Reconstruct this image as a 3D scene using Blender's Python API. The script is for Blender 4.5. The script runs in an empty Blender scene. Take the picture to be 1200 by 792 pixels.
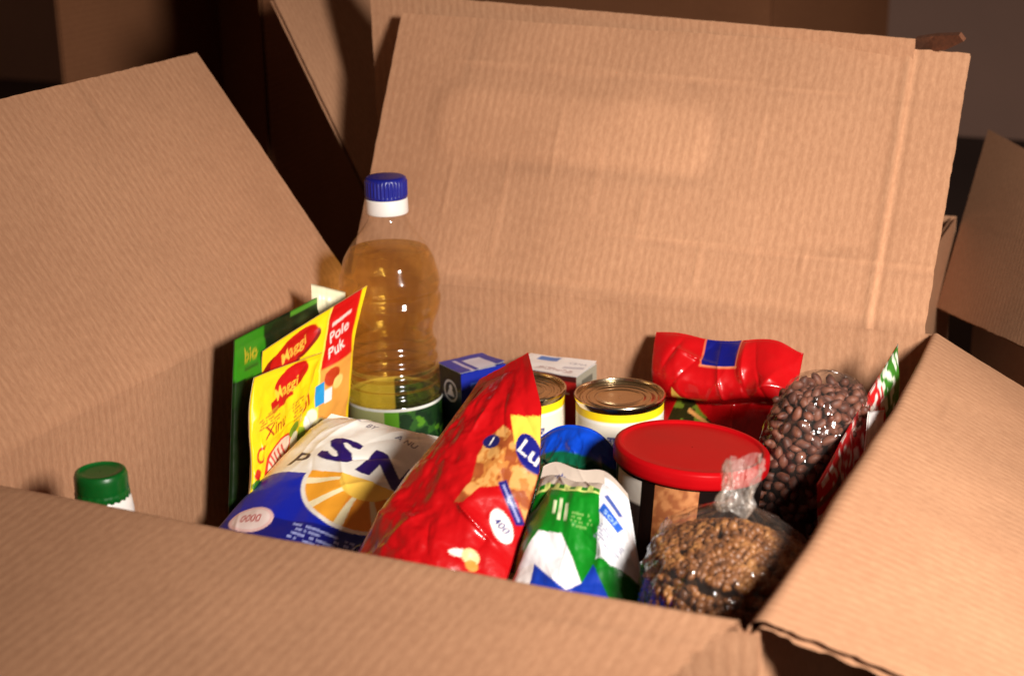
import bpy, math, random
import numpy as np
from mathutils import Vector, Matrix

# ------------------------------------------------------------------ camera
sc = bpy.context.scene
col = sc.collection
cam_d = bpy.data.cameras.new('camera')
cam = bpy.data.objects.new('camera', cam_d); col.objects.link(cam)
CAM = (0.6778, -0.6935, 0.5777)
cam.location = CAM
cam.rotation_euler = (1.25686, 0.01523, 0.40762)
cam_d.sensor_width = 36.0
cam_d.lens = 36.0 * 1893.74 / 1200.0
cam_d.clip_start = 0.02
cam_d.clip_end = 60
cam_d.dof.use_dof = True
cam_d.dof.focus_distance = 1.15
cam_d.dof.aperture_fstop = 7.0
sc.camera = cam

# ------------------------------------------------------------------ world, lamp, exposure
world = bpy.data.worlds.new('World'); sc.world = world
world.use_nodes = True
bgn = world.node_tree.nodes['Background']
bgn.inputs['Color'].default_value = (1.0, 0.62, 0.42, 1)
bgn.inputs['Strength'].default_value = 0.088

LAMP = Vector((1.10, -0.44, 0.71))
LAIM = Vector((0.38, 0.42, 0.20))
ld = bpy.data.lights.new('studio_lamp', 'AREA')
ld.shape = 'DISK'; ld.size = 0.22; ld.energy = 8.0; ld.spread = math.radians(90); ld.color = (1.0, 0.94, 0.87)
lo = bpy.data.objects.new('studio_lamp', ld); col.objects.link(lo)
lo.location = LAMP
lo.rotation_euler = (LAIM - LAMP).to_track_quat('-Z', 'Y').to_euler()

sc.view_settings.view_transform = 'Standard'
sc.view_settings.look = 'None'
sc.view_settings.gamma = 1.0
sc.view_settings.exposure = 0.0
sc.view_settings.use_curve_mapping = False
sc.cycles.max_bounces = 14
sc.cycles.transparent_max_bounces = 24
sc.cycles.transmission_bounces = 12

# ------------------------------------------------------------------ helpers
def lin(r, g, b):
    f = lambda c: (c / 255 / 12.92) if c / 255 <= 0.04045 else ((c / 255 + 0.055) / 1.055) ** 2.4
    return (f(r), f(g), f(b))

class VN:
    """smooth value noise on numpy arrays"""
    def __init__(self, seed):
        self.t = np.random.RandomState(seed).rand(64, 64)
    def __call__(self, x, y):
        x = np.asarray(x, float); y = np.asarray(y, float)
        x, y = np.broadcast_arrays(x, y)
        xi = np.floor(x).astype(int); yi = np.floor(y).astype(int)
        fx = x - xi; fy = y - yi
        fx = fx * fx * fx * (fx * (fx * 6 - 15) + 10); fy = fy * fy * fy * (fy * (fy * 6 - 15) + 10)
        t = self.t; a = xi % 64; b = (xi + 1) % 64; c = yi % 64; d = (yi + 1) % 64
        return (t[a, c] * (1 - fx) + t[b, c] * fx) * (1 - fy) + (t[a, d] * (1 - fx) + t[b, d] * fx) * fy - 0.5
    def fbm(self, x, y, o=3):
        s = 0; a = 1.0
        for i in range(o):
            s = s + a * self(x * 2 ** i + 7.3 * i, y * 2 ** i + 3.1 * i); a *= .5
        return s
    def ridge(self, x, y, o=3):
        s = 0; a = 1.0
        for i in range(o):
            s = s + a * (1 - np.minimum(1, np.abs(self(x * 2 ** i + 5.7 * i, y * 2 ** i + 9.1 * i)) * 4.5)); a *= .5
        return s

def smooth(a, b, x):
    t = np.clip((x - a) / (b - a), 0, 1); return t * t * (3 - 2 * t)

def mesh_obj(name, V, F, mat, parent=None, smooth_sh=True, uv=None, colr=None):
    me = bpy.data.meshes.new(name)
    V = np.asarray(V, float)
    if isinstance(F, np.ndarray): F = F.tolist()
    me.from_pydata(V.tolist(), [], F)
    if smooth_sh: me.polygons.foreach_set('use_smooth', [True] * len(me.polygons))
    if uv is not None:
        ul = me.uv_layers.new(name='UVMap')
        idx = np.empty(len(me.loops), dtype=np.int32); me.loops.foreach_get('vertex_index', idx)
        ul.data.foreach_set('uv', np.asarray(uv, dtype=np.float32)[idx].ravel())
    if colr is not None:
        ca = me.color_attributes.new('print', 'FLOAT_COLOR', 'POINT')
        c4 = np.ones((len(V), 4), dtype=np.float32); c4[:, :3] = colr
        ca.data.foreach_set('color', c4.ravel())
    me.update()
    o = bpy.data.objects.new(name, me); col.objects.link(o)
    if mat is not None: me.materials.append(mat)
    if parent is not None: o.parent = parent
    return o

def grid_faces(nu, nv, off=0, flip=False, wrap_u=False):
    iu = np.arange(nu if wrap_u else nu - 1); iv = np.arange(nv - 1)
    A, B = np.meshgrid(iu, iv, indexing='ij')
    A2 = (A + 1) % nu
    q = np.stack([A * nv + B, A2 * nv + B, A2 * nv + B + 1, A * nv + B + 1], -1).reshape(-1, 4) + off
    return q[:, ::-1] if flip else q

def tag(o, label=None, cat=None, group=None, kind=None):
    if label: o['label'] = label
    if cat: o['category'] = cat
    if group: o['group'] = group
    if kind: o['kind'] = kind
    return o

def empty(name, loc=(0, 0, 0), rot=(0, 0, 0)):
    o = bpy.data.objects.new(name, None); col.objects.link(o)
    o.empty_display_size = 0.03
    o.location = loc; o.rotation_euler = rot
    return o

def lathe(name, prof, mat, parent=None, seg=64, loc=(0, 0, 0), rmod=None, colr=None, sub=1):
    prof = np.array(prof, float)
    if sub > 1:
        t = np.arange(len(prof)); tt = np.linspace(0, len(prof) - 1, (len(prof) - 1) * sub + 1)
        prof = np.stack([np.interp(tt, t, prof[:, 0]), np.interp(tt, t, prof[:, 1])], 1)
    ph = np.arange(seg) * 2 * math.pi / seg
    R = np.broadcast_to(prof[None, :, 0], (seg, len(prof))).copy()
    Z = np.broadcast_to(prof[None, :, 1], (seg, len(prof)))
    PH = np.broadcast_to(ph[:, None], R.shape)
    if rmod is not None: R = rmod(R, Z, PH)
    V = np.stack([R * np.cos(PH) + loc[0], R * np.sin(PH) + loc[1], Z + loc[2]], -1).reshape(-1, 3)
    uv = np.stack([PH.ravel(), Z.ravel()], 1)
    c = None
    if colr is not None: c = colr(PH.ravel(), Z.ravel())
    return mesh_obj(name, V, grid_faces(seg, len(prof), wrap_u=True), mat, parent, uv=uv, colr=c)

# --- material helpers
def new_mat(name):
    m = bpy.data.materials.new(name); m.use_nodes = True
    nt = m.node_tree; nt.nodes.clear()
    out = nt.nodes.new('ShaderNodeOutputMaterial')
    return m, nt, out

def N(nt, typ, **kw):
    n = nt.nodes.new(typ)
    for k, v in kw.items():
        if k in n.inputs.keys(): n.inputs[k].default_value = v
        else: setattr(n, k, v)
    return n

def pbsdf(nt, out, **kw):
    b = nt.nodes.new('ShaderNodeBsdfPrincipled')
    for k, v in kw.items(): b.inputs[k].default_value = v
    nt.links.new(b.outputs[0], out.inputs['Surface'])
    return b

def math_n(nt, op, a, b=None):
    n = nt.nodes.new('ShaderNodeMath'); n.operation = op
    for i, v in enumerate((a, b)):
        if v is None: continue
        if isinstance(v, (int, float)): n.inputs[i].default_value = v
        else: nt.links.new(v, n.inputs[i])
    return n.outputs[0]

def cardboard(name, base, dark, flute=0.0075, bump=0.55, wear=1.0):
    m, nt, out = new_mat(name)
    b = pbsdf(nt, out, Roughness=0.82)
    b.inputs['Specular IOR Level'].default_value = 0.25
    uvn = N(nt, 'ShaderNodeUVMap', uv_map='UVMap')
    sep = nt.nodes.new('ShaderNodeSeparateXYZ'); nt.links.new(uvn.outputs[0], sep.inputs[0])
    # soft wobble of the flute lines
    wob = N(nt, 'ShaderNodeTexNoise', Scale=9.0, Detail=2.0); nt.links.new(uvn.outputs[0], wob.inputs['Vector'])
    wx = math_n(nt, 'MULTIPLY', math_n(nt, 'SUBTRACT', wob.outputs[0], 0.5), 0.004)
    u = math_n(nt, 'ADD', sep.outputs[0], wx)
    s = math_n(nt, 'SINE', math_n(nt, 'MULTIPLY', u, 2 * math.pi / flute))
    # strength of the washboard varies over the sheet
    pat = N(nt, 'ShaderNodeTexNoise', Scale=14.0, Detail=3.0); nt.links.new(uvn.outputs[0], pat.inputs['Vector'])
    pv = math_n(nt, 'MULTIPLY', s, math_n(nt, 'ADD', math_n(nt, 'MULTIPLY', pat.outputs[0], 1.6), -0.15))
    # fine fleck: paper fibres stretched along the flute
    mp = N(nt, 'ShaderNodeMapping'); mp.inputs['Scale'].default_value = (1500, 420, 1)
    nt.links.new(uvn.outputs[0], mp.inputs[0])
    fib = N(nt, 'ShaderNodeTexNoise', Scale=1.0, Detail=3.0, Roughness=0.6); nt.links.new(mp.outputs[0], fib.inputs['Vector'])
    mp2 = N(nt, 'ShaderNodeMapping'); mp2.inputs['Scale'].default_value = (420, 130, 1)
    nt.links.new(uvn.outputs[0], mp2.inputs[0])
    fl2 = N(nt, 'ShaderNodeTexNoise', Scale=1.0, Detail=2.0, Roughness=0.6); nt.links.new(mp2.outputs[0], fl2.inputs['Vector'])
    big = N(nt, 'ShaderNodeTexNoise', Scale=5.0, Detail=5.0, Roughness=0.6); nt.links.new(uvn.outputs[0], big.inputs['Vector'])
    # colour: flute shading painted in slightly darker, fibres, broad tone
    f1 = math_n(nt, 'MULTIPLY', math_n(nt, 'ADD', math_n(nt, 'MULTIPLY', pv, 0.5), 0.5), 0.20)
    f2 = math_n(nt, 'MULTIPLY', fib.outputs[0], 0.35)
    f3 = math_n(nt, 'MULTIPLY', fl2.outputs[0], 0.65)
    f4 = math_n(nt, 'MULTIPLY', big.outputs[0], 0.55 * wear)
    f = math_n(nt, 'ADD', math_n(nt, 'ADD', f1, f2), math_n(nt, 'ADD', f3, f4))
    rmp = nt.nodes.new('ShaderNodeValToRGB'); nt.links.new(f, rmp.inputs[0])
    rmp.color_ramp.elements[0].position = 0.45; rmp.color_ramp.elements[0].color = (*base, 1)
    rmp.color_ramp.elements[1].position = 1.45 if False else 1.0; rmp.color_ramp.elements[1].position = 1.0
    mid = rmp.color_ramp.elements[1]; mid.color = (*[0.45 * x + 0.55 * y for x, y in zip(base, dark)], 1)
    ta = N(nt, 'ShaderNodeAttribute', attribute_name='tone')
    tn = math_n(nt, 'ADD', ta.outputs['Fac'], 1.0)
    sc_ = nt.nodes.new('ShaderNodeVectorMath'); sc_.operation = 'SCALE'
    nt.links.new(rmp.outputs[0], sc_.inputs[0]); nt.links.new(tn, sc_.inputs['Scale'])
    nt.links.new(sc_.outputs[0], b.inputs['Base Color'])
    h = math_n(nt, 'ADD', math_n(nt, 'MULTIPLY', pv, 0.00008), math_n(nt, 'ADD', math_n(nt, 'MULTIPLY', fib.outputs[0], 0.00014), math_n(nt, 'MULTIPLY', fl2.outputs[0], 0.00030)))
    bp = N(nt, 'ShaderNodeBump', Strength=bump, Distance=1.0); nt.links.new(h, bp.inputs['Height'])
    nt.links.new(bp.outputs[0], b.inputs['Normal'])
    return m

def printed(name, rough=0.28, spec=0.5, bump=0.0006, bscale=120, coat=0.0, trans=0.0):
    m, nt, out = new_mat(name)
    b = pbsdf(nt, out, Roughness=rough)
    b.inputs['Specular IOR Level'].default_value = spec
    b.inputs['Coat Weight'].default_value = coat
    b.inputs['Coat Roughness'].default_value = 0.12
    a = N(nt, 'ShaderNodeAttribute', attribute_name='print')
    tc = nt.nodes.new('ShaderNodeTexCoord')
    n1 = N(nt, 'ShaderNodeTexNoise', Scale=bscale, Detail=3.0); nt.links.new(tc.outputs['Object'], n1.inputs['Vector'])
    mix = nt.nodes.new('ShaderNodeMix'); mix.data_type = 'RGBA'; mix.blend_type = 'MULTIPLY'
    mix.inputs['Factor'].default_value = 0.16
    nt.links.new(a.outputs['Color'], mix.inputs[6]); nt.links.new(n1.outputs['Color'], mix.inputs[7])
    hs = N(nt, 'ShaderNodeHueSaturation', Value=1.06); nt.links.new(mix.outputs[2], hs.inputs['Color'])
    nt.links.new(a.outputs['Color'], b.inputs['Base Color'])
    rr = nt.nodes.new('ShaderNodeMapRange'); rr.inputs[3].default_value = rough * 0.7; rr.inputs[4].default_value = rough * 1.4
    nt.links.new(n1.outputs[0], rr.inputs[0]); nt.links.new(rr.outputs[0], b.inputs['Roughness'])
    if bump:
        bp = N(nt, 'ShaderNodeBump', Strength=0.6, Distance=bump); nt.links.new(n1.outputs[0], bp.inputs['Height'])
        nt.links.new(bp.outputs[0], b.inputs['Normal'])
    return m

def plain(name, c, rough=0.4, metal=0.0, spec=0.5, nscale=60, var=0.25, bump=0.0):
    m, nt, out = new_mat(name)
    b = pbsdf(nt, out, Roughness=rough, Metallic=metal)
    b.inputs['Specular IOR Level'].default_value = spec
    tc = nt.nodes.new('ShaderNodeTexCoord')
    n1 = N(nt, 'ShaderNodeTexNoise', Scale=nscale, Detail=4.0); nt.links.new(tc.outputs['Object'], n1.inputs['Vector'])
    r = nt.nodes.new('ShaderNodeValToRGB'); nt.links.new(n1.outputs[0], r.inputs[0])
    r.color_ramp.elements[0].position = 0.3; r.color_ramp.elements[0].color = (*[x * (1 - var) for x in c], 1)
    r.color_ramp.elements[1].position = 0.7; r.color_ramp.elements[1].color = (*c, 1)
    nt.links.new(r.outputs[0], b.inputs['Base Color'])
    rr = nt.nodes.new('ShaderNodeMapRange'); rr.inputs[3].default_value = rough * 0.8; rr.inputs[4].default_value = min(1, rough * 1.25)
    nt.links.new(n1.outputs[0], rr.inputs[0]); nt.links.new(rr.outputs[0], b.inputs['Roughness'])
    if bump:
        bp = N(nt, 'ShaderNodeBump', Strength=0.6, Distance=bump); nt.links.new(n1.outputs[0], bp.inputs['Height'])
        nt.links.new(bp.outputs[0], b.inputs['Normal'])
    return m

def film(name, tint=(0.97, 0.95, 0.92), haze=0.05, gl=0.9, rough=0.06, bscale=70, bump=0.0015, ior=1.5):
    """thin clear plastic: mostly see-through, mirror-like at grazing angles"""
    m, nt, out = new_mat(name)
    tr = N(nt, 'ShaderNodeBsdfTransparent'); tr.inputs[0].default_value = (*tint, 1)
    gs = N(nt, 'ShaderNodeBsdfGlossy', Roughness=rough); gs.inputs[0].default_value = (gl, gl, gl, 1)
    df = N(nt, 'ShaderNodeBsdfDiffuse'); df.inputs[0].default_value = (0.75, 0.66, 0.6, 1)
    lw = N(nt, 'ShaderNodeLayerWeight', Blend=0.5)
    f0 = ((ior - 1) / (ior + 1)) ** 2
    fac = math_n(nt, 'ADD', math_n(nt, 'MULTIPLY', math_n(nt, 'POWER', lw.outputs['Facing'], 5.0), (1 - f0) * 0.8), f0)
    tc = nt.nodes.new('ShaderNodeTexCoord')
    n1 = N(nt, 'ShaderNodeTexNoise', Scale=bscale, Detail=3.0, Distortion=0.8); nt.links.new(tc.outputs['Object'], n1.inputs['Vector'])
    if bump:
        bp = N(nt, 'ShaderNodeBump', Strength=0.8, Distance=bump); nt.links.new(n1.outputs[0], bp.inputs['Height'])
        nt.links.new(bp.outputs[0], gs.inputs['Normal']); nt.links.new(bp.outputs[0], lw.inputs['Normal'])
    m1 = nt.nodes.new('ShaderNodeMixShader'); m1.inputs[0].default_value = haze
    nt.links.new(tr.outputs[0], m1.inputs[1]); nt.links.new(df.outputs[0], m1.inputs[2])
    m2 = nt.nodes.new('ShaderNodeMixShader'); nt.links.new(fac, m2.inputs[0])
    nt.links.new(m1.outputs[0], m2.inputs[1]); nt.links.new(gs.outputs[0], m2.inputs[2])
    nt.links.new(m2.outputs[0], out.inputs['Surface'])
    return m

# --- flat print: colours evaluated on the mesh points
_tx = {}
def text_tris(s):
    if s not in _tx:
        cu = bpy.data.curves.new('lettering', 'FONT'); cu.body = s; cu.align_x = 'CENTER'; cu.align_y = 'CENTER'
        cu.size = 1.0; cu.resolution_u = 3; cu.offset = 0.012
        ob = bpy.data.objects.new('lettering', cu); col.objects.link(ob)
        dg = bpy.context.evaluated_depsgraph_get()
        ev = ob.evaluated_get(dg); me = ev.to_mesh(); me.calc_loop_triangles()
        vs = np.array([v.co[:2] for v in me.vertices]) if len(me.vertices) else np.zeros((0, 2))
        tr = np.array([t.vertices[:] for t in me.loop_triangles])
        ev.to_mesh_clear(); bpy.data.objects.remove(ob); bpy.data.curves.remove(cu)
        _tx[s] = vs[tr] if len(tr) else np.zeros((0, 3, 2))
    return _tx[s]

class Print:
    def __init__(self, X, Y, base):
        self.X, self.Y = X, Y
        self.C = np.empty((len(X), 3)); self.C[:] = base
    def put(self, m, c):
        m = np.asarray(m)
        if m.dtype == bool: self.C[m] = c
        else: self.C = self.C * (1 - m[:, None]) + np.asarray(c) * m[:, None]
    def loc(self, cx, cy, rot):
        a = math.radians(rot); x = self.X - cx; y = self.Y - cy
        return x * math.cos(a) + y * math.sin(a), -x * math.sin(a) + y * math.cos(a)
    def ell(self, cx, cy, rx, ry, c, rot=0):
        x, y = self.loc(cx, cy, rot); self.put((x / rx) ** 2 + (y / ry) ** 2 < 1, c)
    def rect(self, cx, cy, w, h, c, rot=0):
        x, y = self.loc(cx, cy, rot); self.put((abs(x) < w / 2) & (abs(y) < h / 2), c)
    def poly(self, pts, c):
        x, y = self.X, self.Y; ins = np.zeros(len(x), bool); n = len(pts)
        for i in range(n):
            x1, y1 = pts[i]; x2, y2 = pts[(i + 1) % n]
            if y1 == y2: continue
            k = ((y1 > y) != (y2 > y)) & (x < (x2 - x1) * (y - y1) / (y2 - y1) + x1)
            ins ^= k
        self.put(ins, c)
    def small(self, cx, cy, w, h, rows, c, rot=0, seed=1):
        # rows of tiny illegible print
        x, y = self.loc(cx, cy, rot); rh = h / rows
        r = np.floor((y + h / 2) / rh); fy = (y + h / 2) / rh - r
        t = np.random.RandomState(seed).rand(64, 64); k = np.floor((x + w / 2) / (rh * .55)).astype(int) % 64
        on = (abs(x) < w / 2) & (abs(y) < h / 2) & (fy > .25) & (fy < .78) & (t[r.astype(int) % 64, k] > .3)
        self.put(on, c)
    def text(self, s, cx, cy, h, c, rot=0, sx=1.0, shear=0.0, mirror=False):
        x, y = self.loc(cx, cy, rot)
        x = x / (h * sx); y = y / h
        x = x - shear * y
        if mirror: x = -x
        T = text_tris(s)
        if not len(T): return
        lo, hi = T.min((0, 1)), T.max((0, 1))
        idx = np.where((x >= lo[0]) & (x <= hi[0]) & (y >= lo[1]) & (y <= hi[1]))[0]
        if not len(idx): return
        px, py = x[idx], y[idx]; ins = np.zeros(len(idx), bool)
        for a, b, d in T:
            d1 = (px - b[0]) * (a[1] - b[1]) - (a[0] - b[0]) * (py - b[1])
            d2 = (px - d[0]) * (b[1] - d[1]) - (b[0] - d[0]) * (py - d[1])
            d3 = (px - a[0]) * (d[1] - a[1]) - (d[0] - a[0]) * (py - a[1])
            ins |= ~(((d1 < 0) | (d2 < 0) | (d3 < 0)) & ((d1 > 0) | (d2 > 0) | (d3 > 0)))
        self.C[idx[ins]] = c

def eval_print(fn, X, Y, dx, dy):
    """four sub-samples per mesh point, so printed edges are soft"""
    acc = 0
    for ox, oy in ((-.25, -.25), (.25, -.25), (-.25, .25), (.25, .25)):
        acc = acc + fn(X + ox * dx, Y + oy * dy)
    return acc / 4

# --- bags: a filled pillow over a quad TL, TR, BR, BL (mid surface, metres); print in cm
def bag(name, quad, thick, pr, mat, parent=None, nu=120, nv=150, seed=1, crumple=0.003, cf=7, seal=(0.06, 0.06), outline=None, p=2.6, q=0.5,
        bend=None, fold=0.0025, back=0.8, fine=0.35, backcol=None, sheet=None):
    TL, TR, BR, BL = [np.array(k, float) for k in quad]
    w = (np.linalg.norm(TR - TL) + np.linalg.norm(BR - BL)) / 2; h = (np.linalg.norm(TL - BL) + np.linalg.norm(TR - BR)) / 2
    n = np.cross(TR - BL, TL - BR); n /= np.linalg.norm(n)
    if n @ (np.array(CAM) - (TL + TR + BR + BL) / 4) < 0: n = -n
    us = np.linspace(0, 1, nu); vs = np.linspace(0, 1, nv)
    U, Vv = np.meshgrid(us, vs, indexing='ij')
    U2, V2 = (U, Vv) if outline is None else outline(U, Vv)
    P = (TL[None, None] * ((1 - U2) * V2)[..., None] + TR * (U2 * V2)[..., None] + BR * (U2 * (1 - V2))[..., None] + BL * ((1 - U2) * (1 - V2))[..., None])
    sb, st = seal
    tv = np.clip((Vv - sb) / (1 - sb - st), 0, 1)
    prof = (np.clip(1 - np.abs(2 * U - 1) ** p, 0, 1) ** q) * (np.clip(1 - np.abs(2 * tv - 1) ** p, 0, 1) ** q)
    vn = VN(seed); vn2 = VN(seed + 50); vn3 = VN(seed + 90)
    asp = h / w
    rs_ = np.random.RandomState(seed + 5)
    cr = vn3.fbm(U * 2.2, Vv * 2.2 * asp, 3) * crumple * 2.2
    for _ in range(int(cf * 7)):
        cu_, cv_ = rs_.rand(), rs_.rand() * asp; an = rs_.rand() * math.pi; ln_ = .06 + .30 * rs_.rand() ** 1.5; wd = .008 + .07 * rs_.rand() ** 2
        dx = U - cu_; dy = Vv * asp - cv_
        l_ = dx * math.cos(an) + dy * math.sin(an); d_ = -dx * math.sin(an) + dy * math.cos(an) + .25 * (l_ ** 2)
        amp = crumple * (.15 + 1.0 * rs_.rand() ** 1.6) * (1 if rs_.rand() < .65 else -1)
        cr = cr + amp * np.exp(-np.sqrt((d_ / wd) ** 2 + .02)) * np.exp(-(l_ / ln_) ** 2)
    cr = cr + vn2.fbm(U * 14, Vv * 14 * asp, 2) * crumple * fine
    near = np.exp(-tv * 7) + np.exp(-(1 - tv) * 7)
    cr = cr + vn2(U * 10, Vv * 2.5) * fold * near
    env = np.clip(prof * 2.2, 0, 1) * 0.85 + 0.15
    hf = prof * thick / 2 + cr * env; hb = np.minimum(-(prof * thick / 2 * back + cr[::-1] * env * 0.4 + 0.0004), hf - 0.0007)
    F = P + n * hf[..., None]
    Bk = P + n * hb[..., None]
    if bend is not None:
        o_ = bend(U, Vv); F = F + o_; Bk = Bk + o_
    F[0], F[-1] = (F[0] + Bk[0]) / 2 + n * .0002, (F[-1] + Bk[-1]) / 2 + n * .0002
    V = np.concatenate([F.reshape(-1, 3), Bk.reshape(-1, 3)])
    e1 = TR - TL; flip = np.dot(np.cross(BR - BL, TL - BL), n) < 0
    f1 = grid_faces(nu, nv, 0, flip); f2 = grid_faces(nu, nv, nu * nv, not flip)
    # rim
    o = nu * nv
    rim = [i * nv for i in range(nu)] + [(nu - 1) * nv + j for j in range(1, nv)] + [i * nv + nv - 1 for i in range(nu - 2, -1, -1)] + [j for j in range(nv - 2, 0, -1)]
    rf = [[rim[k], rim[(k + 1) % len(rim)], rim[(k + 1) % len(rim)] + o, rim[k] + o] for k in range(len(rim))]
    X = U.ravel() * w * 100; Y = Vv.ravel() * h * 100
    cf_ = eval_print(pr, X, Y, w * 100 / nu, h * 100 / nv)
    cb = np.empty_like(cf_); cb[:] = backcol if backcol is not None else cf_[len(cf_) // 2]
    ob = mesh_obj(name, V, f1.tolist() + f2.tolist() + rf, mat, parent, colr=np.concatenate([cf_, cb]))
    ob['w_cm'] = 0
    del ob['w_cm']
    return ob

# ------------------------------------------------------------------ cardboard boxes
CB = lin(198, 149, 114); CD = lin(138, 92, 64)
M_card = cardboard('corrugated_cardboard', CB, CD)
M_card_dark = cardboard('darker_cardboard', lin(168, 112, 76), lin(110, 66, 42))  # darker board for rear boxes; its tone deepens shade in the side-lying box
M_card_edge = plain('cardboard_edge', lin(196, 140, 98), 0.9, var=0.45, nscale=300)

M_tab = plain('shade_dark_cardboard', lin(120, 72, 46), 0.9, var=0.4, nscale=300)  # tab's turned-away shade painted in as a darker board colour
TH = 0.0042
wearn = VN(3)
def scuff(S, T, seed):
    # rubbed streaks, small stains and pressed lines on the paper
    r = np.random.RandomState(seed + 400); o = 0 * S
    for _ in range(16):
        cs, ct = r.rand() * .55, r.rand() * .5; an = r.choice([0, math.pi / 2]) + r.randn() * .25; ln_ = .01 + .05 * r.rand(); w = .0012 + .003 * r.rand() ** 2
        l = (S - cs) * math.cos(an) + (T - ct) * math.sin(an); d = -(S - cs) * math.sin(an) + (T - ct) * math.cos(an)
        o = o + (.13 if r.rand() < .6 else -.13) * r.rand() * np.exp(-(d / w) ** 2) * np.exp(-(l / ln_) ** 4)
    for _ in range(5):
        cs, ct = r.rand() * .55, r.rand() * .5; rad = .008 + .03 * r.rand()
        o = o - .07 * r.rand() * smooth(rad, rad * .6, np.hypot(S - cs, T - ct) + .01 * wearn(S * 60, T * 60))
    return o
def sheet(name, parent, f, s0, s1, t0, t1, mat, ns, nt_, seed, tv=None, rag=(0.0006, 0.0006, 0.0006), uvoff=(0, 0), wave=True, tear=None, disp=None, th=TH, flute=0.0075, tone=None, tmx=None):
    """corrugated panel: two liners and the fluted sheet between them. f(s,t) -> centre line (n,3).
    rag = raggedness of the s0 side, the s1 side and the free edge."""
    def pos(S, T):
        e = 1e-4
        P = f(S, T); ds = (f(S + e, T) - P) / e; dt = (f(S, T + e) - P) / e
        n = np.cross(ds, dt); n /= np.linalg.norm(n, axis=-1, keepdims=True) + 1e-12
        if disp is not None: P = P + n * disp(S, T)[..., None]
        return P, n
    sg = np.linspace(0, 1, ns); tg = np.linspace(0, 1, nt_) if tv is None else np.asarray(tv)
    nt2 = len(tg)
    A, B = np.meshgrid(sg, tg, indexing='ij')
    Vs, Fs, UVs, Ts = [], [], [], []; off = 0
    for k, side in enumerate((1, -1)):
        vn = VN(seed * 7 + k * 3)
        eL = s0 + vn.fbm(B[0] * (t1 - t0) * 120, 0.3, 3) * rag[0] * 2
        eR = s1 + vn.fbm(B[0] * (t1 - t0) * 120, 5.3, 3) * rag[1] * 2
        if tear is not None: eR = eR + tear(t0 + B[0] * (t1 - t0), k)
        S = eL[None, :] * (1 - A) + eR[None, :] * A
        tm = t1 + (0 if tmx is None else tmx(sg)) + vn.fbm(A[:, 0] * (s1 - s0) * 120, 9.3, 3) * rag[2] * 2
        T = t0 + B * (tm[:, None] - t0)
        P, n = pos(S, T)
        tw_ = wearn.fbm(S * 7 + seed, T * 7 + 3.3 * k, 4) * 0.10 + scuff(S, T, seed + 31 * k)
        if tone is not None: tw_ = tw_ + tone(S, T)
        Ts.append(tw_.ravel())
        Vs.append((P + n * side * th / 2).reshape(-1, 3)); UVs.append(np.stack([S + uvoff[0], T + uvoff[1]], -1).reshape(-1, 2))
        Fs += grid_faces(ns, nt2, off, flip=(side < 0)).tolist(); off += ns * nt2
    if wave:
        nw = int((s1 - s0) / flute * 8); tw = np.linspace(0, 1, 7)
        S, T = np.meshgrid(np.linspace(s0 + .001, s1 - .001, nw), t1 - .016 + tw * .0152, indexing='ij')
        if tmx is not None: T = T + tmx((S - s0) / (s1 - s0))
        P, n = pos(S, T)
        P = P + n * (np.sin(S / flute * 2 * math.pi) * th * 0.43)[..., None]
        Vs.append(P.reshape(-1, 3)); UVs.append(np.stack([S + uvoff[0], T + uvoff[1]], -1).reshape(-1, 2))
        Fs += grid_faces(nw, 7, off).tolist(); Ts.append(np.full(nw * 7, -.05))
    ob = mesh_obj(name, np.concatenate(Vs), Fs, mat, parent, uv=np.concatenate(UVs))
    at = ob.data.attributes.new('tone', 'FLOAT', 'POINT'); at.data.foreach_set('value', np.concatenate(Ts).astype(np.float32))
    return ob

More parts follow.
